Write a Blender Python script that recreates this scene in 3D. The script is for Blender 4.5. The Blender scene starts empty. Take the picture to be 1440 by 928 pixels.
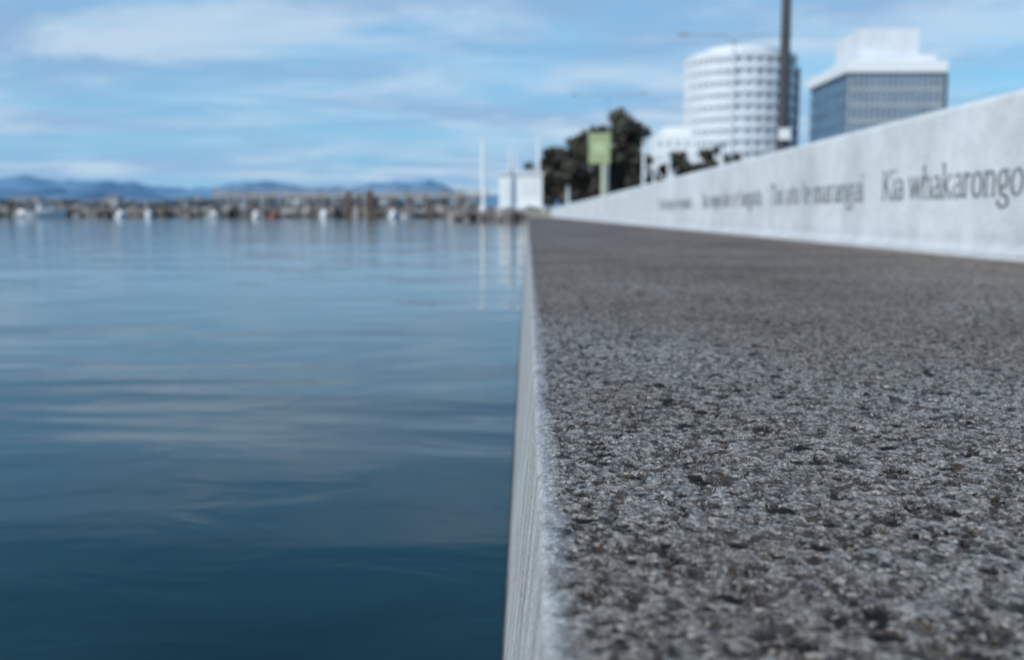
import bpy, bmesh, math, random
import numpy as np
from mathutils import Vector, noise
random.seed(7); rng=np.random.default_rng(7)
S=bpy.context.scene
R=math.radians
CX,CZ=-0.005,0.12      # camera x / height above quay
F=1400.0
def PX(px,d): return CX+(px-741)/F*d      # world x of a bearing at distance d
def PZ(py,d): return CZ+(302-py)/F*d

# ---------------------------------------------------------------- helpers
def nodes(name):
    m=bpy.data.materials.new(name); m.use_nodes=True
    nt=m.node_tree; return m,nt,nt.nodes['Principled BSDF']
def N(nt,t,**k):
    n=nt.nodes.new(t)
    for a,b in k.items():
        if a in n.inputs.keys(): n.inputs[a].default_value=b
        else: setattr(n,a,b)
    return n
def ramp(nt,src,stops,interp='LINEAR'):
    r=nt.nodes.new('ShaderNodeValToRGB'); r.color_ramp.interpolation=interp
    e=r.color_ramp.elements
    while len(e)<len(stops): e.new(0.5)
    for i,(p,c) in enumerate(stops):
        e[i].position=p; e[i].color=(c[0],c[1],c[2],1) if not isinstance(c,float) else (c,c,c,1)
    nt.links.new(src,r.inputs[0]); return r
def mixc(nt,fac,a,b,bt='MIX'):
    m=nt.nodes.new('ShaderNodeMix'); m.data_type='RGBA'; m.blend_type=bt
    for s,v in ((0,fac),(6,a),(7,b)):
        if hasattr(v,'links') or hasattr(v,'is_output'): nt.links.new(v,m.inputs[s])
        else: m.inputs[s].default_value=v if s==0 else (v[0],v[1],v[2],1)
    return m.outputs[2]
def math_(nt,op,a,b=0.0,c=None):
    m=nt.nodes.new('ShaderNodeMath'); m.operation=op
    for s,v in ((0,a),(1,b),(2,c)):
        if v is None: continue
        if hasattr(v,'is_output'): nt.links.new(v,m.inputs[s])
        else: m.inputs[s].default_value=v
    return m.outputs[0]
def mrange(nt,src,a,b,c=0.0,d=1.0,smooth=False):
    n=nt.nodes.new('ShaderNodeMapRange'); nt.links.new(src,n.inputs[0])
    if smooth: n.interpolation_type='SMOOTHSTEP'
    for i,v in ((1,a),(2,b),(3,c),(4,d)): n.inputs[i].default_value=v
    return n.outputs[0]
def simple(name,col,rough=0.6,var=0.25,scale=2.0,metal=0.0,spec=0.5):
    m,nt,b=nodes(name)
    tc=N(nt,'ShaderNodeTexCoord'); n=N(nt,'ShaderNodeTexNoise',Scale=scale,Detail=6.0)
    nt.links.new(tc.outputs['Object'],n.inputs['Vector'])
    lo=[c*(1-var) for c in col]; hi=[min(1,c*(1+var)) for c in col]
    r=ramp(nt,n.outputs[0],[(0.3,lo),(0.7,hi)])
    nt.links.new(r.outputs[0],b.inputs['Base Color'])
    b.inputs['Roughness'].default_value=rough; b.inputs['Metallic'].default_value=metal
    b.inputs['Specular IOR Level'].default_value=spec
    return m
def empty(name,loc=(0,0,0)):
    o=bpy.data.objects.new(name,None); o.location=loc; S.collection.objects.link(o); return o
def mesh(name,v,f,mat,parent=None,smooth=False):
    me=bpy.data.meshes.new(name); me.from_pydata([tuple(p) for p in v],[],f); me.update()
    o=bpy.data.objects.new(name,me); S.collection.objects.link(o)
    if mat: me.materials.append(mat)
    if smooth: me.polygons.foreach_set('use_smooth',[True]*len(me.polygons))
    if parent: o.parent=parent
    return o
class MB:
    def __init__(s): s.v=[]; s.f=[]
    def box(s,x0,x1,y0,y1,z0,z1):
        b=len(s.v)
        s.v+=[(x0,y0,z0),(x1,y0,z0),(x1,y1,z0),(x0,y1,z0),(x0,y0,z1),(x1,y0,z1),(x1,y1,z1),(x0,y1,z1)]
        s.f+=[tuple(b+i for i in q) for q in ((0,3,2,1),(4,5,6,7),(0,1,5,4),(1,2,6,5),(2,3,7,6),(3,0,4,7))]
    def tube(s,pts,rad,n=10):
        b=len(s.v); pts=[Vector(p) for p in pts]
        for i,p in enumerate(pts):
            d=(pts[min(i+1,len(pts)-1)]-pts[max(i-1,0)]).normalized()
            a=d.orthogonal().normalized() if abs(d.z)<0.99 else Vector((1,0,0))
            c=d.cross(a).normalized(); a=c.cross(d)
            for k in range(n):
                t=2*math.pi*k/n; s.v.append(tuple(p+rad[i]*(math.cos(t)*a+math.sin(t)*c)))
        for i in range(len(pts)-1):
            for k in range(n):
                s.f.append((b+i*n+k,b+i*n+(k+1)%n,b+(i+1)*n+(k+1)%n,b+(i+1)*n+k))
        s.f.append(tuple(b+k for k in range(n))[::-1]); e=b+(len(pts)-1)*n
        s.f.append(tuple(e+k for k in range(n)))
    def ring(s,cx,cy,r,z0,z1,a0=0,a1=360,n=72,rin=None):
        b=len(s.v); full=abs(a1-a0)>=360; m=n if full else n+1
        rin=rin if rin is not None else 0.01
        for k in range(m):
            t=R(a0+(a1-a0)*k/n); c,q=math.cos(t),math.sin(t)
            s.v+=[(cx+r*c,cy+r*q,z0),(cx+r*c,cy+r*q,z1),(cx+rin*c,cy+rin*q,z1),(cx+rin*c,cy+rin*q,z0)]
        for k in range(n):
            i=b+4*k; j=b+4*((k+1)%m)
            for q in range(4):
                s.f.append((i+q,j+q,j+(q+1)%4,i+(q+1)%4))
    def obj(s,name,mat,parent=None,smooth=False): return mesh(name,s.v,s.f,mat,parent,smooth)

# ---------------------------------------------------------------- camera
cam=bpy.data.cameras.new('camera'); co=bpy.data.objects.new('camera',cam); S.collection.objects.link(co)
co.location=(CX,0,CZ); cam.lens=35; cam.sensor_width=36
co.rotation_euler=(R(90)-math.atan(162/F),0,math.atan(21/F))
cam.clip_start=0.02; cam.clip_end=40000
cam.dof.use_dof=True; cam.dof.focus_distance=0.50; cam.dof.aperture_fstop=9.0; cam.dof.aperture_blades=0
S.camera=co
S.view_settings.view_transform='Standard'; S.view_settings.look='None'; S.view_settings.exposure=0

# ---------------------------------------------------------------- light / sky
SUN_EL,SUN_ROT=R(33),R(224)
w=bpy.data.worlds.new('World'); S.world=w; w.use_nodes=True; nt=w.node_tree
bg=nt.nodes['Background']; bg.inputs[1].default_value=0.115
sky=nt.nodes.new('ShaderNodeTexSky'); sky.sky_type='NISHITA'; sky.sun_disc=False
sky.sun_elevation=SUN_EL; sky.sun_rotation=SUN_ROT; sky.air_density=1.0; sky.dust_density=0.5; sky.ozone_density=2.0
tinted=mixc(nt,1.0,sky.outputs[0],(0.56,1.10,1.26),'MULTIPLY')
tc=N(nt,'ShaderNodeTexCoord'); sp=N(nt,'ShaderNodeSeparateXYZ'); nt.links.new(tc.outputs['Generated'],sp.inputs[0])
ZD=sp.outputs[2]
hz=mrange(nt,ZD,0.0,0.34,0.88,0.0,True)
base=mixc(nt,hz,tinted,(2.20,4.25,6.6))
zz=math_(nt,'ADD',math_(nt,'MAXIMUM',ZD,0.0),0.10)
cb=N(nt,'ShaderNodeCombineXYZ')
nt.links.new(math_(nt,'DIVIDE',sp.outputs[0],zz),cb.inputs[0]); nt.links.new(math_(nt,'DIVIDE',sp.outputs[1],zz),cb.inputs[1])
def cloudn(loc,rot,scl,scale,det,ro,di):
    mp=N(nt,'ShaderNodeMapping'); mp.inputs['Rotation'].default_value=(0,0,R(rot)); mp.inputs['Scale'].default_value=scl; mp.inputs['Location'].default_value=loc
    nt.links.new(cb.outputs[0],mp.inputs[0])
    n=N(nt,'ShaderNodeTexNoise',Scale=scale,Detail=det,Roughness=ro,Distortion=di); nt.links.new(mp.outputs[0],n.inputs['Vector']); return n.outputs[0]
n1=cloudn((3.1,1.4,0),-20,(0.6,0.95,1),0.95,10.0,0.6,0.6); n2=cloudn((1.1,5.4,0),10,(1,1,1),0.30,3.0,.5,0.0)
cl=math_(nt,'ADD',math_(nt,'MULTIPLY',n1,0.55),math_(nt,'MULTIPLY',n2,0.45))
cl=math_(nt,'SUBTRACT',cl,mrange(nt,ZD,0.24,0.45,0.0,0.12))
cf=mrange(nt,cl,0.38,0.57,0.0,0.85,True)
shade=mrange(nt,cloudn((7.7,2.2,0),25,(0.7,1,1),1.3,7.0,.6,.4),0.40,0.63,0,1,True)
ccol=mixc(nt,shade,(2.50,4.00,6.05),(4.8,6.0,7.3))
nt.links.new(mixc(nt,cf,base,ccol),bg.inputs[0])
sl=bpy.data.lights.new('sun','SUN'); sl.energy=3.4; sl.angle=R(0.5); sl.color=(1,0.96,0.91)
so=bpy.data.objects.new('sun',sl); S.collection.objects.link(so)
d=Vector((math.sin(SUN_ROT)*math.cos(SUN_EL),math.cos(SUN_ROT)*math.cos(SUN_EL),math.sin(SUN_EL)))
so.rotation_euler=d.to_track_quat('Z','Y').to_euler()

# ---------------------------------------------------------------- materials
def concrete_quay():
    m,nt,b=nodes('exposed_aggregate'); L=nt.links.new
    tc=N(nt,'ShaderNodeTexCoord'); P=tc.outputs['Object']
    def noi(scale,det=5.0,ro=.6,src=None):
        n=N(nt,'ShaderNodeTexNoise',Scale=scale,Detail=det,Roughness=ro); L(src or P,n.inputs['Vector']); return n
    wn=noi(130.0,4.0,.65)
    warp=nt.nodes.new('ShaderNodeVectorMath'); warp.operation='MULTIPLY_ADD'
    L(wn.outputs['Color'],warp.inputs[0]); warp.inputs[1].default_value=(0.012,0.012,0.012); L(P,warp.inputs[2])
    W=warp.outputs[0]
    def stones(scale,pth,rad):
        v=N(nt,'ShaderNodeTexVoronoi',Scale=scale); L(W,v.inputs['Vector'])
        s=N(nt,'ShaderNodeSeparateColor'); L(v.outputs['Color'],s.inputs[0])
        pick=math_(nt,'GREATER_THAN',s.outputs[0],pth)
        rr=math_(nt,'MULTIPLY_ADD',s.outputs[1],rad*0.7,rad*0.4)
        inside=math_(nt,'MULTIPLY',math_(nt,'SUBTRACT',rr,v.outputs['Distance']),10.0)
        c=nt.nodes.new('ShaderNodeClamp'); L(inside,c.inputs[0])
        return math_(nt,'MULTIPLY',c.outputs[0],pick), s.outputs[2]
    a,ac=stones(74,0.56,0.50); b2,bc=stones(135,0.36,0.57); c3,cc=stones(260,0.50,0.60)
    big=noi(1.7).outputs[0]; fine=noi(400.0,5.0,.75).outputs[0]; med=noi(22.0,5.0,.65).outputs[0]
    pit=mrange(nt,noi(120.0,5.0,.62).outputs[0],0.520,0.580)
    clus=mrange(nt,noi(38.0,3.0,.6).outputs[0],0.35,0.60,0.6,1.0)
    paste=ramp(nt,fine,[(0.36,(0.135,0.127,0.120)),(0.48,(0.31,0.295,0.28)),(0.60,(0.70,0.68,0.65))])
    col=mixc(nt,0.45,paste.outputs[0],ramp(nt,med,[(0.3,(0.56,0.50,0.45)),(0.7,(1,1,1))]).outputs[0],'MULTIPLY')
    sc=ramp(nt,ac,[(0.0,(0.010,0.012,0.015)),(0.55,(0.028,0.026,0.025)),(0.8,(0.068,0.048,0.035)),(1.0,(0.15,0.14,0.13))])
    sb=ramp(nt,bc,[(0.0,(0.014,0.014,0.015)),(0.5,(0.034,0.030,0.027)),(0.8,(0.095,0.066,0.046)),(0.93,(0.18,0.15,0.13)),(1.0,(0.5,0.49,0.47))])
    sp=N(nt,'ShaderNodeSeparateXYZ'); L(P,sp.inputs[0])
    ex=math_(nt,'ADD',sp.outputs[0],math_(nt,'MULTIPLY',math_(nt,'SUBTRACT',noi(70.0,4.0,.7).outputs[0],0.5),0.024))
    T=mrange(nt,ex,0.0015,0.0110)
    am=math_(nt,'MULTIPLY',a,T); bm=math_(nt,'MULTIPLY',math_(nt,'MULTIPLY',b2,T),clus); cm=math_(nt,'MULTIPLY',c3,math_(nt,'MULTIPLY_ADD',T,0.6,0.10))
    pm=math_(nt,'MULTIPLY',pit,math_(nt,'MULTIPLY_ADD',T,0.80,0.06))
    c=mixc(nt,pm,col,(0.046,0.039,0.034)); c=mixc(nt,cm,c,(0.046,0.040,0.036)); c=mixc(nt,bm,c,sb.outputs[0]); c=mixc(nt,am,c,sc.outputs[0])
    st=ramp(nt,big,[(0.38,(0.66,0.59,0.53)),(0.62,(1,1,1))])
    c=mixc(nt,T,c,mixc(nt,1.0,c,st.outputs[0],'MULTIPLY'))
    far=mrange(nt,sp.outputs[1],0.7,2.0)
    c=mixc(nt,math_(nt,'MULTIPLY',far,T),c,mixc(nt,1.0,c,(1.0,0.90,0.82),'MULTIPLY'))  # browner with distance: grain shadows at a grazing angle, put into the colour
    inv=math_(nt,'SUBTRACT',1.0,T)
    fc=ramp(nt,med,[(0.3,(0.36,0.37,0.38)),(0.68,(0.64,0.66,0.67))])
    mp=N(nt,'ShaderNodeMapping'); mp.inputs['Scale'].default_value=(1,26,3); L(P,mp.inputs[0])
    stk=noi(1.0,5.0,.65,mp.outputs[0]).outputs[0]
    fcol=mixc(nt,0.6,mixc(nt,0.40,fc.outputs[0],paste.outputs[0]),ramp(nt,stk,[(.38,(.50,.47,.44)),(.55,(1,1,1))]).outputs[0],'MULTIPLY')
    c=mixc(nt,math_(nt,'MULTIPLY',inv,0.80),c,fcol)
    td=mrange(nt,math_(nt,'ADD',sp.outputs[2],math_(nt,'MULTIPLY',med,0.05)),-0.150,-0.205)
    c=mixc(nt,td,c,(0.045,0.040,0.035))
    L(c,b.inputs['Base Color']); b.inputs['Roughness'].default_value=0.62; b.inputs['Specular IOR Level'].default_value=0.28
    h=math_(nt,'MULTIPLY',fine,0.9)
    h=math_(nt,'ADD',h,math_(nt,'MULTIPLY',med,0.7)); h=math_(nt,'ADD',h,math_(nt,'MULTIPLY',noi(100.0,4.0,.6).outputs[0],0.9))
    for q_,k_ in ((bm,.38),(am,.50),(cm,.22),(pm,.42)): h=math_(nt,'SUBTRACT',h,math_(nt,'MULTIPLY',q_,k_))
    dn=N(nt,'ShaderNodeDisplacement'); L(h,dn.inputs['Height']); dn.inputs['Midlevel'].default_value=0.95
    L(math_(nt,'MULTIPLY_ADD',T,0.0025,0.0008),dn.inputs['Scale'])
    L(dn.outputs[0],nt.nodes['Material Output'].inputs['Displacement']); m.displacement_method='BOTH'
    return m
def wall_mat():
    m,nt,b=nodes('pale_concrete'); L=nt.links.new
    tc=N(nt,'ShaderNodeTexCoord'); P=tc.outputs['Object']
    a=N(nt,'ShaderNodeTexNoise',Scale=1.6,Detail=7.0,Roughness=0.6); L(P,a.inputs['Vector'])
    mp=N(nt,'ShaderNodeMapping'); mp.inputs['Scale'].default_value=(1,5,1.2); mp.inputs['Rotation'].default_value=(R(20),0,0); L(P,mp.inputs[0])
    s=N(nt,'ShaderNodeTexNoise',Scale=0.8,Detail=4.0); L(mp.outputs[0],s.inputs['Vector'])
    f=N(nt,'ShaderNodeTexNoise',Scale=45.0,Detail=6.0,Roughness=.65); L(P,f.inputs['Vector'])
    bl=N(nt,'ShaderNodeTexNoise',Scale=9.0,Detail=4.0,Roughness=.6); L(P,bl.inputs['Vector'])
    c=ramp(nt,a.outputs[0],[(0.3,(0.68,0.70,0.71)),(0.7,(0.86,0.88,0.89))]).outputs[0]
    c=mixc(nt,0.45,c,ramp(nt,s.outputs[0],[(0.38,(0.72,0.73,0.74)),(0.58,(1,1,1))]).outputs[0],'MULTIPLY')
    c=mixc(nt,0.38,c,ramp(nt,bl.outputs[0],[(0.38,(0.72,0.73,0.73)),(0.6,(1,1,1))]).outputs[0],'MULTIPLY')
    c=mixc(nt,0.3,c,ramp(nt,f.outputs[0],[(0.35,(0.6,0.6,0.6)),(0.55,(1,1,1))]).outputs[0],'MULTIPLY')
    sz=N(nt,'ShaderNodeSeparateXYZ'); L(P,sz.inputs[0])
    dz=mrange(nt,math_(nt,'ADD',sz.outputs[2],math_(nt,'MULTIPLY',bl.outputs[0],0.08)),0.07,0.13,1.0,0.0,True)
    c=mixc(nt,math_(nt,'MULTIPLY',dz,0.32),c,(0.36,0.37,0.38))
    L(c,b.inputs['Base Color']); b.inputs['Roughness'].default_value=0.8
    bp=N(nt,'ShaderNodeBump',Strength=0.5,Distance=0.006); L(f.outputs[0],bp.inputs['Height']); L(bp.outputs[0],b.inputs['Normal'])
    return m
def water_mat():
    m,nt,b=nodes('sea_water'); L=nt.links.new
    tc=N(nt,'ShaderNodeTexCoord'); P=tc.outputs['Object']
    def wn(sx,sy,rot,sc,det,dist=0.0):
        mp=N(nt,'ShaderNodeMapping'); mp.inputs['Scale'].default_value=(sx,sy,1); mp.inputs['Rotation'].default_value=(0,0,R(rot)); L(P,mp.inputs[0])
        n=N(nt,'ShaderNodeTexNoise',Scale=sc,Detail=det,Roughness=0.5,Distortion=dist); L(mp.outputs[0],n.inputs['Vector']); return n.outputs[0]
    h=math_(nt,'ADD',math_(nt,'MULTIPLY',wn(0.5,1,12,0.55,2.0,0.4),0.018),math_(nt,'MULTIPLY',wn(0.45,1,-15,1.7,2.0,0.8),0.0140))
    h=math_(nt,'ADD',h,math_(nt,'MULTIPLY',wn(0.5,1,20,7.0,3.0,0.5),0.0020))
    bp=N(nt,'ShaderNodeBump',Strength=1.0,Distance=1.0); L(h,bp.inputs['Height']); L(bp.outputs[0],b.inputs['Normal'])
    deep=wn(1,1,0,1.4,4.0)
    L(ramp(nt,deep,[(0.3,(0.005,0.020,0.022)),(0.7,(0.011,0.036,0.038))]).outputs[0],b.inputs['Base Color'])
    b.inputs['Roughness'].default_value=0.045; b.inputs['IOR'].default_value=1.333
    return m
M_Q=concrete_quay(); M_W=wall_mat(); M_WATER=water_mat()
M_WHITE=simple('white_paint',(0.80,0.81,0.82),0.5,0.05)
M_OFFW=simple('white_render',(0.68,0.71,0.74),0.7,0.08,0.3)
M_BAND=simple('balcony_panels',(0.64,0.68,0.72),0.5,0.12,0.25)
M_DARK=simple('dark_steel',(0.045,0.042,0.045),0.5,0.2)
M_GREY=simple('grey_metal',(0.30,0.32,0.34),0.45,0.1)
M_LAMPG=simple('galvanised_steel',(0.30,0.35,0.40),0.5,0.1)
M_WOOD=simple('weathered_timber',(0.12,0.09,0.07),0.85,0.4,1.0)
M_WOODL=simple('pale_timber_deck',(0.40,0.35,0.31),0.85,0.25,0.6)
M_GLASS=simple('window_glass',(0.10,0.15,0.20),0.12,0.35,0.25,0.0,0.8)
M_TGLASS=simple('balcony_glass',(0.38,0.45,0.52),0.15,0.35,0.25,0.0,0.8)
M_GLASSB=simple('blue_window_glass',(0.09,0.19,0.30),0.10,0.3,0.2,0.3,0.9)
M_LETTER=simple('letter_infill',(0.15,0.16,0.17),0.7,0.15,20)
def rock_mat():
    m,nt,b=nodes('rock'); L=nt.links.new
    tc=N(nt,'ShaderNodeTexCoord'); v=N(nt,'ShaderNodeTexVoronoi',Scale=0.8); L(tc.outputs['Object'],v.inputs['Vector'])
    s=N(nt,'ShaderNodeSeparateColor'); L(v.outputs['Color'],s.inputs[0])
    r=ramp(nt,s.outputs[0],[(0.0,(0.09,0.085,0.083)),(0.45,(0.17,0.15,0.14)),(0.75,(0.25,0.22,0.20)),(1.0,(0.42,0.40,0.38))])
    n=N(nt,'ShaderNodeTexNoise',Scale=3.0,Detail=6.0); L(tc.outputs['Object'],n.inputs['Vector'])
    L(mixc(nt,.6,r.outputs[0],ramp(nt,n.outputs[0],[(.3,.5),(.65,1.0)]).outputs[0],'MULTIPLY'),b.inputs['Base Color']); b.inputs['Roughness'].default_value=.9
    return m
M_ROCK=rock_mat()
M_LAND=simple('gravel_ground',(0.20,0.19,0.16),0.95,0.3,0.3)
M_TRUNK=simple('bark',(0.07,0.055,0.045),0.9,0.3,3)
M_SIGN=simple('yellow_green_paint',(0.34,0.41,0.21),0.5,0.06)
M_BROWN=simple('brown_cladding',(0.15,0.13,0.135),0.7,0.2,0.3)
M_RED=simple('red_paint',(0.42,0.07,0.05),0.5,0.1)
def leaf_mat():
    m,nt,b=nodes('foliage'); L=nt.links.new
    tc=N(nt,'ShaderNodeTexCoord'); n=N(nt,'ShaderNodeTexNoise',Scale=1.0,Detail=5.0); L(tc.outputs['Object'],n.inputs['Vector'])
    r=ramp(nt,n.outputs[0],[(0.36,(0.016,0.021,0.017)),(0.50,(0.050,0.051,0.038)),(0.64,(0.15,0.13,0.095))]); L(r.outputs[0],b.inputs['Base Color'])
    b.inputs['Roughness'].default_value=0.7; return m
M_LEAF=leaf_mat()

# ---------------------------------------------------------------- quay
WX=1.265; WZ=-0.25; YEND=53.0
ys=[-4,-3,-2,-1.2,-0.6,-0.3,-0.1,0.05,0.12]; y=0.18
while y<YEND-0.5: ys.append(y); y+=max(0.0014,0.0034*y)
ys.append(YEND)
prof=[]
for z in np.linspace(-0.9,-0.30,6): prof.append((-0.026-( -0.25-z)*0.105,z))
for z in np.linspace(-0.28,-0.006,58): prof.append((-0.026*( -z-0.0035)/0.2465,z))
for t in np.linspace(0,90,6)[0:]: prof.append((0.0035-0.0035*math.cos(R(t)),-0.0035+0.0035*math.sin(R(t))))
for x in np.arange(0.0055,0.50,0.0022): prof.append((x,0))
for x in np.linspace(0.503,WX+0.02,170): prof.append((x,0))
prof=np.array(prof); ys=np.array(ys); nx,ny=len(prof),len(ys)
V=np.zeros((ny,nx,3)); V[:,:,0]=prof[None,:,0]; V[:,:,1]=ys[:,None]; V[:,:,2]=prof[None,:,1]
V=V.reshape(-1,3)
idx=np.arange(nx*ny).reshape(ny,nx)
Fq=np.stack([idx[:-1,:-1],idx[:-1,1:],idx[1:,1:],idx[1:,:-1]],-1).reshape(-1,4)[:, ::-1]
me=bpy.data.meshes.new('concrete_quay'); me.vertices.add(len(V)); me.vertices.foreach_set('co',V.ravel())
me.loops.add(Fq.size); me.loops.foreach_set('vertex_index',Fq.ravel().astype(np.int32))
me.polygons.add(len(Fq)); me.polygons.foreach_set('loop_start',np.arange(0,Fq.size,4,dtype=np.int32)); me.polygons.foreach_set('loop_total',np.full(len(Fq),4,dtype=np.int32))
me.update(calc_edges=True); me.validate(); me.polygons.foreach_set('use_smooth',[True]*len(me.polygons))
if me.polygons[len(me.polygons)-1].normal.z<0: me.flip_normals()
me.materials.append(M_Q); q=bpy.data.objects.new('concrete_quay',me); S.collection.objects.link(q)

# ---------------------------------------------------------------- seat wall with lettering
wp=[(WX-0.022,-0.02),(WX-0.020,0.018),(WX-0.004,0.030),(WX,0.045),(WX,0.425),(WX+0.004,0.438),(WX+0.015,0.443),(WX+0.43,0.443),(WX+0.445,0.425),(WX+0.445,-0.02)]
wall=empty('concrete_seat_wall')
mb=MB()
joints=[-4.6,-2.2,0.2,2.28,5.9,8.9,11.9,14.9,17.9,20.9,24,27,30,33,36,39,42,45,48,50.5,53]
for a,bb in zip(joints[:-1],joints[1:]):
    a2,b3=a+0.002,bb-0.002; base=len(mb.v); n=len(wp)
    for yy in (a2,b3):
        for (x,z) in wp: mb.v.append((x,yy,z))
    for i in range(n):
        j=(i+1)%n; mb.f.append((base+i,base+j,base+n+j,base+n+i)[::-1])
    mb.f.append(tuple(base+i for i in range(n))); mb.f.append(tuple(base+n+i for i in range(n))[::-1])
o=mb.obj('wall_blocks',M_W,wall)
bm=bmesh.new(); bm.from_mesh(o.data); bmesh.ops.recalc_face_normals(bm,faces=bm.faces); bm.to_mesh(o.data); bm.free()
core=MB(); core.box(WX+0.03,WX+0.42,-4.55,52.9,-0.02,0.41); core.obj('joint_core',M_GREY,wall)

def arc(cx,cy,rx,ry,a0,a1,n=14): return [(cx+rx*math.cos(R(a0+(a1-a0)*i/n)),cy+ry*math.sin(R(a0+(a1-a0)*i/n))) for i in range(n+1)]
def sf(x,y,w=0.17): return [(x-w,y),(x+w,y)]
def arch(x0,x1): return [(x0,0.72)]+arc((x0+x1)/2+0.03,0.66,(x1-x0)/2-0.03,0.31,150,0,9)+[(x1,0)]
G={
'K':([[(0.22,0),(0.22,1.45)],[(0.95,1.42),(0.26,0.66)],[(0.42,0.84),(1.05,0.03)],sf(.22,.03),sf(.22,1.42),sf(.95,1.42,.14),sf(1.04,.03,.14)],1.2),
'T':([[(0.55,0),(0.55,1.45)],[(0.05,1.42),(1.05,1.42)],sf(.55,.03),[(0.06,1.42),(0.04,1.15)],[(1.04,1.42),(1.06,1.15)]],1.12),
'i':([[(0.2,0),(0.2,1.0)],[(0.2,1.3),(0.2,1.48)],sf(.2,.03),[(0.04,.97),(.2,.97)]],0.46),
'a':([[(0.14,0.80)]+arc(0.40,0.70,0.27,0.27,150,0,9)+[(0.67,0.12),(0.80,0.02)],[(0.67,0.58)]+arc(0.38,0.29,0.27,0.27,95,300,14)+[(0.67,0.22)]],0.88),
'w':([[(0.05,1.0),(0.38,0.02)],[(0.38,0.02),(0.70,1.0)],[(0.66,1.0),(0.98,0.02)],[(0.98,0.02),(1.28,1.0)],sf(.08,.97,.14),sf(.66,.97,.12),sf(1.28,.97,.12)],1.36),
'h':([[(0.18,0),(0.18,1.5)],arch(0.18,0.74),sf(.18,.03),sf(.74,.03),[(0.0,1.47),(.18,1.47)]],0.98),
'n':([[(0.18,0),(0.18,1.0)],arch(0.18,0.74),sf(.18,.03),sf(.74,.03),[(0.0,.97),(.18,.97)]],0.98),
'm':([[(0.18,0),(0.18,1.0)],arch(0.18,0.72),arch(0.72,1.26),sf(.18,.03),sf(.72,.03),sf(1.26,.03),[(0.0,.97),(.18,.97)]],1.5),
'u':([[(0.16,1.0),(0.16,0.3)]+arc(0.42,0.3,0.26,0.27,180,340,9),[(0.70,1.0),(0.70,0)],[(0,.97),(.16,.97)],[(.55,.97),(.7,.97)],[(.7,.03),(.86,.03)]],0.96),
'k':([[(0.18,0),(0.18,1.5)],[(0.72,0.98),(0.22,0.45)],[(0.34,0.58),(0.80,0.03)],sf(.18,.03),sf(.74,.97,.13),sf(.8,.03,.13),[(0.0,1.47),(.18,1.47)]],0.96),
'r':([[(0.18,0),(0.18,1.0)],[(0.18,0.66),(0.34,0.90),(0.50,0.97),(0.62,0.90)],sf(.18,.03),[(0.0,.97),(.18,.97)]],0.68),
'o':([arc(0.44,0.5,0.36,0.48,0,360,22)],0.92),
'g':([arc(0.40,0.64,0.28,0.34,0,360,20),[(0.28,0.32),(0.18,0.18),(0.34,0.06),(0.62,0.02)]+arc(0.44,-0.20,0.34,0.22,60,-200,14),[(0.60,0.9),(0.82,1.0)]],0.90),
'e':([[(0.12,0.54),(0.74,0.54)],arc(0.44,0.5,0.34,0.48,5,318,18)],0.86),
't':([[(0.28,1.32),(0.28,0.22),(0.40,0.03),(0.60,0.06)],[(0.04,0.97),(0.58,0.97)]],0.66),
}
def text(name,s,y_near,y_far,vs=0.070,base=0.170):
    mb=MB(); W=0
    for ch in s: W+= 0.5 if ch==' ' else G[ch][1]
    sc=(y_far-y_near)/W
    u=0; lay=0; y0=y_far
    for ch in s:
        if ch==' ': u+=0.5; continue
        st,wd=G[ch]
        for pts in st:
            b=len(mb.v); lay=(lay+1)%7; xo=WX-0.0012-0.00025*lay
            for i,p in enumerate(pts):
                a=Vector(pts[max(i-1,0)]); c=Vector(pts[min(i+1,len(pts)-1)])
                closed=(Vector(pts[0])-Vector(pts[-1])).length<1e-4 and len(pts)>4
                if i==0 and closed: a=Vector(pts[-2])
                if i==len(pts)-1 and closed: c=Vector(pts[1])
                dd=(c-a).normalized(); nn=Vector((-dd.y,dd.x)); t=0.034+0.056*abs(dd.y-0.25*dd.x)**1.2
                for sg in (1,-1):
                    qx=p[0]+nn.x*t*sg; qy=p[1]+nn.y*t*sg
                    mb.v.append((xo,y0-(u+qx)*sc,base+qy*vs))
            for i in range(len(pts)-1): mb.f.append((b+2*i,b+2*i+1,b+2*i+3,b+2*i+2))
        u+=wd
    mb.obj(name,M_LETTER,wall)
text('lettering_kia_whakarongo','Kia whakarongo',2.585,3.61)
text('lettering_marangai','Tau atu te marangai',3.80,5.25)
text('lettering_inscription','Kia rongo ake te tangata',5.45,7.3)
text('lettering_inscription_far','Te hau tangi o te moana',7.75,9.7)

# ---------------------------------------------------------------- water, land
mesh('water',[(-16000,-60,WZ),(12000,-60,WZ),(12000,20000,WZ),(-16000,20000,WZ)],[(0,1,2,3)],M_WATER)
mesh('seabed',[(-16000,-60,-4),(12000,-60,-4),(12000,20000,-4),(-16000,20000,-4)],[(0,1,2,3)],simple('silt',(0.04,0.05,0.05)))
shore=[(WX+0.40,-60),(WX+0.40,52.5),(0.3,53.2),(-1.2,56),(-3.6,62),(-4.4,72),(-4.2,84),(-1.5,105),(4,140),(10,230),(30,420),(60,900),(3000,900),(3000,-60)]
lv=[(x,y,0.34) for x,y in shore]+[(x-0.8 if i>1 and i<12 else x,y-0.6 if 1<i<6 else y,-1.2) for i,(x,y) in enumerate(shore)]
n=len(shore)
mesh('ground',lv,[tuple(range(n))]+[(i,i+n,(i+1)%n+n,(i+1)%n) for i in range(n)],M_LAND)

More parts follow.
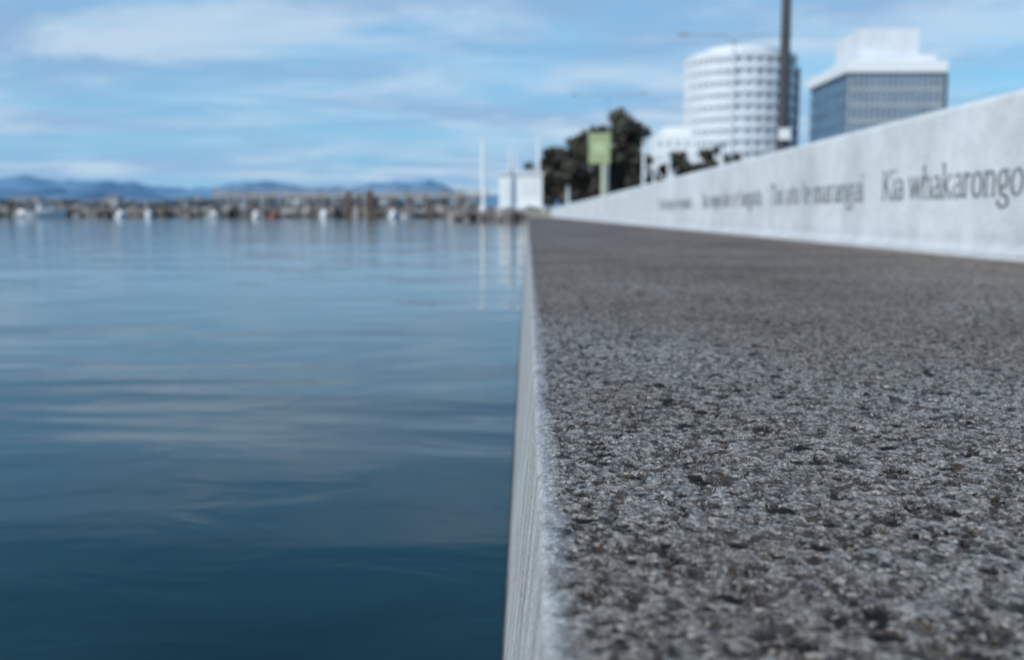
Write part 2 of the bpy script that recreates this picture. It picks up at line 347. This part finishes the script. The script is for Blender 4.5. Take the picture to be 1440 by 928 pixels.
# rocks
bm=bmesh.new(); bmesh.ops.create_icosphere(bm,subdivisions=2,radius=1); ICO=np.array([v.co[:] for v in bm.verts]); IF=[tuple(v.index for v in f.verts) for f in bm.faces]; bm.free()
def rocks(name,places,mat):
    vs=[];fs=[]
    for (x,y,z,s) in places:
        off=rng.random(3)*50; rot=rng.random()*6.28
        sc=np.array([1,0.8+0.4*rng.random(),0.6+0.3*rng.random()])*s
        P=ICO*sc; dsp=np.array([1+0.5*(noise.noise(Vector(p*1.3)+Vector(off))) for p in ICO]); P=P*dsp[:,None]
        c,sn=math.cos(rot),math.sin(rot); P=np.stack([P[:,0]*c-P[:,1]*sn,P[:,0]*sn+P[:,1]*c,P[:,2]],1)+np.array([x,y,z])
        b=len(vs); vs+=P.tolist(); fs+=[(a+b,c2_+b,d_+b) for a,c2_,d_ in IF]
    return mesh(name,vs,fs,mat)
pl=[]
for i in range(2,9):
    (x0,y0),(x1,y1)=shore[i],shore[i+1]; L=math.hypot(x1-x0,y1-y0)
    for k in range(int(L*5)):
        t=random.random(); s=random.uniform(0.15,0.4); pl.append((x0+(x1-x0)*t+random.gauss(-0.3,0.4),y0+(y1-y0)*t+random.gauss(0,0.4),random.uniform(-0.3,0.22),s))
for k in range(60): pl.append((random.uniform(-3.2,1.8),random.uniform(64,69),random.uniform(0.1,0.4),random.uniform(0.2,0.35)))
rocks('rock_shore',pl,M_ROCK)
pl=[]
for k in range(1100):
    t=random.random(); x=-130+t*130; h=1-abs(random.gauss(0,0.4)); 
    if h<0: continue
    pl.append((x,150+(1-h)*random.choice((-1,1))*3.2,-0.4+h*1.35+0.5*noise.noise(Vector((x*.12,0,0))),random.uniform(0.35,0.95)))
rocks('rock_breakwater',pl,M_ROCK)

# ---------------------------------------------------------------- timber wharf
wh=empty('timber_wharf'); d0=175; xL,xR=PX(300,d0),PX(690,d0)
mb=MB(); mb.box(xL,xR,d0,d0+5,3.2,3.75); mb.obj('deck',M_WOODL,wh)
mb=MB(); x=xL+.2
while x<xR: 
    mb.tube([(x,d0+0.6,-2),(x,d0+0.6,3.2)],[0.22,0.2],8); mb.tube([(x+0.3,d0+4.2,-2),(x+0.3,d0+4.2,3.2)],[0.2,0.18],8)
    mb.box(x-0.09,x+0.09,d0+0.15,d0+0.3,3.75,4.5); x+=3.1
mb.obj('piles_and_posts',M_WOOD,wh)
mb=MB(); mb.box(xL,xR,d0+0.1,d0+0.2,4.5,4.62); mb.box(xL,xR,d0+0.1,d0+0.2,4.1,4.18); mb.obj('handrail',M_WOODL,wh)
for px,top,wd in ((491,268,0.42),(507,272,0.3),(520,267,0.55),(527,274,.4),(360,280,.3),(268,284,.3),(607,277,.3),(440,280,.3),(14,278,.3),(150,282,.3),(230,284,.3)):
    dd=140; e=empty('mooring_pile'); mb=MB(); xx=PX(px,dd); mb.tube([(xx,dd,-3),(xx,dd,PZ(top,dd)-0.25)],[wd,wd*0.92],10); mb.obj('shaft',M_WOOD,e)
    mb=MB(); mb.tube([(xx,dd,PZ(top,dd)-0.25),(xx,dd,PZ(top,dd))],[wd*1.08,wd*0.35],10); mb.obj('cap',M_GREY,e)

def boat(px,d,L,mat,mast=0,cabin=True,rot=0.0):
    e=empty('moored_boat',(PX(px,d),d,WZ)); e.rotation_euler[2]=rot
    st=[(-.5,.30,.55),(-.3,.40,.55),(0,.42,.58),(.25,.34,.66),(.42,.16,.78),(.5,.01,.86)]
    v=[];f=[]; h=L*0.22
    for (t,wd,zh) in st:
        v+=[(t*L,-wd*L*.42,zh*h*1.5),(t*L,-wd*L*.30,0.02*L),(t*L,0,-0.06*L),(t*L,wd*L*.30,0.02*L),(t*L,wd*L*.42,zh*h*1.5)]
    for i in range(5):
        for k in range(4): f.append((5*i+k,5*i+5+k,5*i+6+k,5*i+1+k))
        f.append((5*i+4,5*i+9,5*i+5,5*i))
    f.append((0,1,2,3,4))
    mesh('hull',v,f,mat,e)
    if cabin:
        mb=MB(); z0=h*.8; z1=h*1.75
        b=len(mb.v); mb.v+=[(-.25*L,-.11*L,z0),(.22*L,-.09*L,z0),(.22*L,.09*L,z0),(-.25*L,.11*L,z0),(-.22*L,-.09*L,z1),(.10*L,-.08*L,z1),(.10*L,.08*L,z1),(-.22*L,.09*L,z1)]
        mb.f+=[(b+4,b+5,b+6,b+7),(b,b+1,b+5,b+4),(b+1,b+2,b+6,b+5),(b+2,b+3,b+7,b+6),(b+3,b,b+4,b+7)]; mb.obj('cabin',M_WHITE,e)
        mb=MB(); mb.box(-.18*L,.07*L,-.114*L,-.10*L,h*1.25,h*1.6); mb.obj('window',M_GLASS,e)
    if mast:
        mb=MB(); mb.tube([(0.05*L,0,h),(0.05*L,0,mast)],[0.07,0.05],8); mb.tube([(0.05*L,0,h*2),(-.42*L,0,h*2)],[0.05,0.05],6); mb.obj('mast_and_boom',M_WHITE,e)
for a in ((66,120,4.2,M_WHITE,0,True,.6),(30,128,2.6,M_GREY,0,True,2.9),(172,118,2.2,M_WHITE,0,True,1.4),(210,120,2.2,M_WHITE,0,True,1.7),(362,122,2.1,M_WHITE,0,True,1.5),
          (390,120,2.2,M_RED,0,False,1.2),(457,116,2.5,M_WHITE,0,True,1.6),(556,124,2.3,M_WHITE,0,True,1.2),(572,130,1.8,M_WHITE,0,False,1.3),(300,128,2.0,M_GREY,0,True,3.0)):
    boat(*a)

# distant houses
mbw=MB(); mbr=MB()
for k in range(190):
    d=random.uniform(650,900); px=random.uniform(-60,660); xx=PX(px,d); s=random.uniform(3,8); hh=random.uniform(3,7); z0=0.5+random.uniform(0,5)
    mbw.box(xx-s,xx+s,d,d+8,z0-5,z0+hh)
    b=len(mbr.v); mbr.v+=[(xx-s-.4,d-.4,z0+hh),(xx+s+.4,d-.4,z0+hh),(xx+s+.4,d+8.4,z0+hh),(xx-s-.4,d+8.4,z0+hh),(xx-s,d+4,z0+hh+2.4),(xx+s,d+4,z0+hh+2.4)]
    mbr.f+=[(b,b+1,b+5,b+4),(b+2,b+3,b+4,b+5),(b+1,b+2,b+5),(b+3,b,b+4)]
tw=empty('distant_houses'); mbw.obj('walls',simple('house_walls',(0.38,0.40,0.42),.8,.4,.02),tw); mbr.obj('roofs',simple('roofing',(0.18,0.19,0.21),.8,.3,.02),tw)
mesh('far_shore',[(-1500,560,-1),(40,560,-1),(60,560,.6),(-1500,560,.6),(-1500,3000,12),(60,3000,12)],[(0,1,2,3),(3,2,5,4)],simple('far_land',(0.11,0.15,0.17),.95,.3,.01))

def leaves(cs,rad,nl,ls):
    v=[];f=[]
    for (c,r) in zip(cs,rad):
        m=int(nl)
        dirs=rng.normal(size=(m,3)); dirs/=np.linalg.norm(dirs,axis=1)[:,None]
        rr=r*rng.random(m)**0.45; P=np.array(c)+dirs*rr[:,None]*np.array([1,1,0.72])
        for p in P:
            a=rng.normal(size=3); a/=np.linalg.norm(a); b_=np.cross(a,rng.normal(size=3)); b_/=np.linalg.norm(b_)
            s=ls*(0.6+0.8*rng.random()); i=len(v)
            v+=[tuple(p-a*s),tuple(p+b_*s*.55),tuple(p+a*s),tuple(p-b_*s*.55)]; f.append((i,i+1,i+2,i+3))
    return v,f
cs=[];rd=[]
for k in range(260):
    d=random.uniform(520,640); cs.append((PX(random.uniform(-80,650),d),d,random.uniform(1,5))); rd.append(random.uniform(3,6))
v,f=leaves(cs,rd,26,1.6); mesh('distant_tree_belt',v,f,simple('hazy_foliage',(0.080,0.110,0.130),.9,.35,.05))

# ---------------------------------------------------------------- hills
def hill(name,d,prof_,col,depth,seed):
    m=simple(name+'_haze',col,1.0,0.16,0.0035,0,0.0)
    v=[];f=[]; xs=np.linspace(prof_[0][0],prof_[-1][0],420); hp=np.interp(xs,[p[0] for p in prof_],[p[1] for p in prof_])
    rows=12
    for j in range(rows):
        t=j/(rows-1); dd=d+depth*t
        for px,py in zip(xs,hp):
            Ht=(302-py)/F*(d+depth)
            nz=noise.fractal(Vector((px*0.022,t*2.4,seed)),1.0,2.0,6)*0.20+noise.noise(Vector((px*0.11,t*5,seed+3)))*0.06
            v.append((PX(px,d+depth*0.8),dd,max(-2,Ht*(math.sin(t*math.pi/2)**0.8)*(1+nz*min(1,t*2))) -1))
    W=len(xs)
    for j in range(rows-1):
        for i in range(W-1): f.append((j*W+i,j*W+i+1,(j+1)*W+i+1,(j+1)*W+i))
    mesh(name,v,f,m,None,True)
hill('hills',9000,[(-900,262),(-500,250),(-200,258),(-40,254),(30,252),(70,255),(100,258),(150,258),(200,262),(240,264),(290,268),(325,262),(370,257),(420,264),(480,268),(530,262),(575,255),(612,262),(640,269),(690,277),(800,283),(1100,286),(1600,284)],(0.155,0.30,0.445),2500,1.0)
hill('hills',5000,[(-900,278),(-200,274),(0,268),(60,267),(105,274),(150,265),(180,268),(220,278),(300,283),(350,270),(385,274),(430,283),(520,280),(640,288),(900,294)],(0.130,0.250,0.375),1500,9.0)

# ---------------------------------------------------------------- trees
def tree(name,px,d,top,halfw,lean=0,nc=34):
    x=PX(px,d); H=PZ(top,d)-0.34; r=halfw/F*d
    e=empty(name,(x,d,0.34)); mb=MB()
    mb.tube([(0,0,-.2),(0.1,0,H*.18),(lean*.4,0.1,H*.38),(lean*.7,0,H*.7)],[H*.04,H*.032,H*.024,H*.008],9)
    cs=[];rd=[]
    for k in range(nc):
        a=rng.random()*6.28; zz=rng.random(); rr=r*math.sqrt(rng.random())*(1.0-0.75*max(0,zz-0.35)) 
        c=(lean*zz+rr*math.cos(a),rr*math.sin(a),H*(0.14+0.80*zz)); cs.append(c); rd.append(H*random.uniform(.045,.11))
        if k%3==0: mb.tube([(0.1,0,H*.2),(c[0]*.5,c[1]*.5,H*.2+(c[2]-H*.2)*.6),c],[H*.016,H*.010,H*.003],6)
    mb.obj('trunk_and_limbs',M_TRUNK,e)
    v,f=leaves(cs,rd,110,0.24); mesh('crown',v,f,M_LEAF,e)
tree('coastal_tree',861,90,155,46,0.3,60)
tree('coastal_tree',820,88,188,44,-.3,56)
tree('coastal_tree',788,92,208,44,-.3,54)
tree('coastal_tree',886,96,182,38,0,48)
tree('coastal_tree',758,110,230,32,0,38)
tree('coastal_tree',845,104,184,54,0,56)
tree('shrub_tree',955,100,214,26,0,28)
tree('shrub_tree',990,104,206,30,0,36)
tree('shrub_tree',1022,108,218,22,0,24)
tree('shrub_tree',922,98,228,24,0,24)

# ---------------------------------------------------------------- round hotel tower
D=285; cx=PX(1033,D); Rr=15.3; top=(302-82)/F*(D-Rr)+.12
tw=empty('round_tower_building',(cx,D,0.3))
mb=MB(); mb.ring(0,0,Rr-0.9,0,top-1,n=72); mb.obj('glazing',M_TGLASS,tw,True)
fl=3.12; nfl=int((top-2)/fl); mb=MB()
for i in range(nfl+1):
    z=top-1.2-i*fl
    mb.ring(0,0,Rr,z,z+1.6,150,345,60,Rr-1.9)
mb.obj('balcony_bands',M_BAND,tw)
def fins(angs,ro,w_,name,mat):
    mb=MB()
    for a in angs:
        t=R(a); c,s=math.cos(t),math.sin(t); r0,r1=Rr-1.6,ro
        p=[(c*r0-s*w_,s*r0+c*w_),(c*r0+s*w_,s*r0-c*w_),(c*r1+s*w_,s*r1-c*w_),(c*r1-s*w_,s*r1+c*w_)]
        b=len(mb.v); mb.v+=[(x,y,0) for x,y in p]+[(x,y,top-.6) for x,y in p]; mb.f+=[(b,b+1,b+5,b+4),(b+1,b+2,b+6,b+5),(b+2,b+3,b+7,b+6),(b+3,b,b+4,b+7)]
    mb.obj(name,mat,tw)
fins(range(152,256,7),Rr+0.15,0.38,'party_walls',M_OFFW)
fins(range(262,340,11),Rr-0.35,0.45,'window_piers',M_OFFW)
mb=MB(); mb.ring(0,0,Rr-1.5,top-1,top+1.0,n=60); mb.ring(0.5,1,Rr-5,top+1.0,top+2.6,n=50); mb.obj('roof_crown',M_OFFW,tw)
mb=MB(); mb.box(9.4,15.7,-3.5,12,0,top-2.5); mb.obj('service_core',M_BROWN,tw)
mb=MB()
for i in range(nfl): 
    for k in range(3): mb.box(9.9+k*1.9,11.0+k*1.9,-3.60,-3.48,top-5.2-i*fl,top-3.7-i*fl)
mb.obj('core_windows',M_GLASS,tw)
mb=MB(); mb.box(8.4,14.6,-2,8,top-2.5,top+0.9); mb.obj('roof_plant',M_GREY,tw)

# low white building
d=230; lb=empty('low_white_building'); x0,x1=PX(917,d),PX(970,d); zt=PZ(184,d)
mb=MB(); mb.box(x0,x1,d,d+14,0.3,zt-1.5); mb.box(x0+2.5,x1,d+2,d+12,zt-1.5,zt+.6); mb.obj('walls',M_WHITE,lb)
mb=MB()
for r_ in range(5):
    for k in range(4): mb.box(x0+.8+k*2.05,x0+1.7+k*2.05,d-.06,d+.1,zt-4-r_*3.1,zt-2.9-r_*3.1)
mb.obj('windows',M_TGLASS,lb)

# ---------------------------------------------------------------- office block
d=220; ob=empty('office_block'); X0,X1=PX(1181,d),PX(1311,d); Y1=250; Zt=PZ(99,d)
mb=MB(); mb.box(X0+.25,X1-.25,d+.25,Y1-.25,0.3,Zt-1.6); mb.obj('glazing',M_GLASSB,ob)
mb=MB(); nf=9; fh=(Zt-1.6)/nf
for i in range(1,nf): mb.box(X0,X1,d,d+.3,i*fh-.45,i*fh+.30)
nc=16
for k in range(nc+1):
    xx=X0+(X1-X0-.50)*k/nc; mb.box(xx,xx+.50,d-.06,d+.35,0.3,Zt-1.6)
mb.obj('front_mullions_and_spandrels',simple('grey_panels',(0.36,0.39,0.41),.5,.1,.3),ob)
mb=MB()
for i in range(1,nf): mb.box(X0,X0+.3,d+.36,Y1,i*fh-.22,i*fh+.12)
for k in range(1,16): yy=d+(Y1-d)*k/16; mb.box(X0+.05,X0+.3,yy,yy+.16,0.3,Zt-1.6)
mb.obj('side_mullions',simple('blue_grey_panels',(0.13,0.22,0.31),.4,.1,.3),ob)
mb=MB(); mb.box(X0-.7,X1+.4,d-.7,Y1+.7,Zt-1.6,Zt+.75); mb.obj('parapet',M_WHITE,ob)
mb=MB(); mb.box(X0+3.0,X0+15.8,d+3,d+20,Zt+.75,PZ(51,d+3)); mb.box(X0+2.2,X1-1.4,d+1.2,d+25,Zt+.75,Zt+2.3); mb.obj('roof_plant_room',M_OFFW,ob)
mb=MB(); mb.box(X1+.01,X1+1.6,d+2,d+14,0.3,Zt-1.0); mb.obj('stair_core',M_BROWN,ob)

# ---------------------------------------------------------------- white kiosk + masts
d=66; ks=empty('white_kiosk'); x0,x1=PX(702,d),PX(762,d); z0,z1=0.62,PZ(244,d)
mb=MB(); mb.box(x0,x1,d,d+2.6,z0,z1-.14); mb.obj('walls',M_WHITE,ks)
mb=MB(); mb.box(x0-.12,x1+.12,d-.14,d+2.75,z1-.14,z1); mb.obj('roof',M_WHITE,ks)
mb=MB(); mb.box(x0+.25,x0+.95,d-.03,d+.05,z0+.05,z1-.5); mb.box(x0+1.5,x0+2.5,d-.03,d+.05,z0+.8,z1-.45); mb.obj('door_and_shutter',simple('pale_door_paint',(0.74,0.76,0.78),.5,.04),ks)
mb=MB(); mb.box(x0-.2,x1+.2,d-.3,d+2.8,0.3,z0); mb.obj('plinth',M_W,ks)
mb=MB(); mb.box(x0+2.0,x0+2.5,d+.6,d+1.1,z1,z1+.35); mb.tube([(x0+.8,d+1,z1),(x0+.8,d+1,z1+.5)],[.12,.1],8); mb.obj('roof_vents',M_GREY,ks)
def mast(px,d,top,r=.09):
    e=empty('white_mast'); x=PX(px,d); zt=PZ(top,d); mb=MB(); mb.tube([(x,d,0.0),(x,d,zt*.6),(x,d,zt)],[r*1.2,r,r*.8],10); mb.obj('pole',M_WHITE,e)
    mb=MB(); mb.tube([(x,d,-.5),(x,d,.75)],[r*1.8,r*1.6],10); mb.tube([(x,d,zt),(x,d,zt+.12)],[r*1.4,r*.6],10); mb.obj('base_and_cap',M_WHITE,e)
mast(680,64,200,.12); mast(717,74,214,.09); mast(725,74,216,.08); mast(757,73,199,.12)

# sign
d=30; sg=empty('green_sign')
mb=MB(); mb.tube([(PX(848,d),d+.06,0.2),(PX(848,d),d+.06,PZ(196,d))],[.09,.09],10); mb.obj('post',simple('sign_post_paint',(0.42,0.45,0.34),.6,.1),sg)
mb=MB(); mb.box(PX(826,d),PX(856,d),d-.03,d,PZ(232,d),PZ(191,d)); mb.obj('panel',M_SIGN,sg)
mb=MB(); mb.box(PX(832,d),PX(850,d),d-.036,d-.032,PZ(218,d),PZ(203,d)); mb.obj('pictogram_field',simple('pale_green',(0.46,0.53,0.32),.5,.05),sg)
mb=MB(); mb.box(PX(826,d)-.012,PX(856,d)+.012,d-.025,d-.005,PZ(191,d),PZ(191,d)+.02); mb.obj('frame',M_GREY,sg)

# tall dark pole
d=30; dp=empty('tall_light_pole'); x=PX(1093,d)
mb=MB(); mb.tube([(x,d,.3),(x,d,3.5),(x,d,11)],[.18,.155,.11],14); mb.obj('shaft',M_DARK,dp)
mb=MB(); mb.tube([(x,d,.3),(x,d,.9)],[.26,.24],14); mb.tube([(x,d,.34),(x,d,.40)],[.34,.34],14); mb.obj('base',M_DARK,dp)
mb=MB(); mb.tube([(x,d,10.6),(x+.5,d,11.1),(x+1.5,d,11.2)],[.06,.05,.05],8); mb.box(x+1.3,x+2.1,d-.15,d+.15,11.1,11.25); mb.obj('arm_and_head',M_DARK,dp)
mb=MB(); mb.box(x-.17,x+.17,d-.24,d-.20,PZ(200,d),PZ(185,d)); mb.obj('notice_plate',M_WHITE,dp)
def lamp(px,d,top,arm):
    e=empty('street_lamp'); x=PX(px,d); z=PZ(top,d); a=arm/F*d
    mb=MB(); mb.tube([(x,d,.3),(x,d,z-.1)],[.05,.032],10); mb.obj('post',M_LAMPG,e)
    mb=MB(); mb.tube([(x-a+.3,d,z),(x-.4,d,z-.05),(x,d,z-.35),(x+.4,d,z-.05),(x+a-.3,d,z)],[.022,.026,.03,.026,.022],8); mb.obj('arms',M_LAMPG,e)
    mb=MB()
    for s in (-1,1):
        c=x+s*(a-.1); b=len(mb.v)
        mb.v+=[(c-.26,d-.11,z-.04),(c+.26,d-.11,z-.04),(c+.26,d+.11,z-.04),(c-.26,d+.11,z-.04),(c-.16,d-.05,z+.09),(c+.16,d-.05,z+.09),(c+.16,d+.05,z+.09),(c-.16,d+.05,z+.09)]
        mb.f+=[tuple(b+i for i in q) for q in ((0,3,2,1),(4,5,6,7),(0,1,5,4),(1,2,6,5),(2,3,7,6),(3,0,4,7))]
    mb.obj('lamp_heads',M_GREY,e)
lamp(853,66,138,50); lamp(1024,44,58,73)
for px,top,d in ((903,198,46),(938,216,48),(1010,203,40),(917,224,60),(798,262,60)):
    e=empty('promenade_post'); x=PX(px,d); z=PZ(top,d); mb=MB(); mb.tube([(x,d,.3),(x,d,z-.2)],[.08,.07],10); mb.obj('shaft',M_OFFW,e)
    mb=MB(); mb.tube([(x,d,z-.2),(x,d,z-.05),(x,d,z)],[.10,.10,.04],10); mb.obj('head',M_GREY,e)
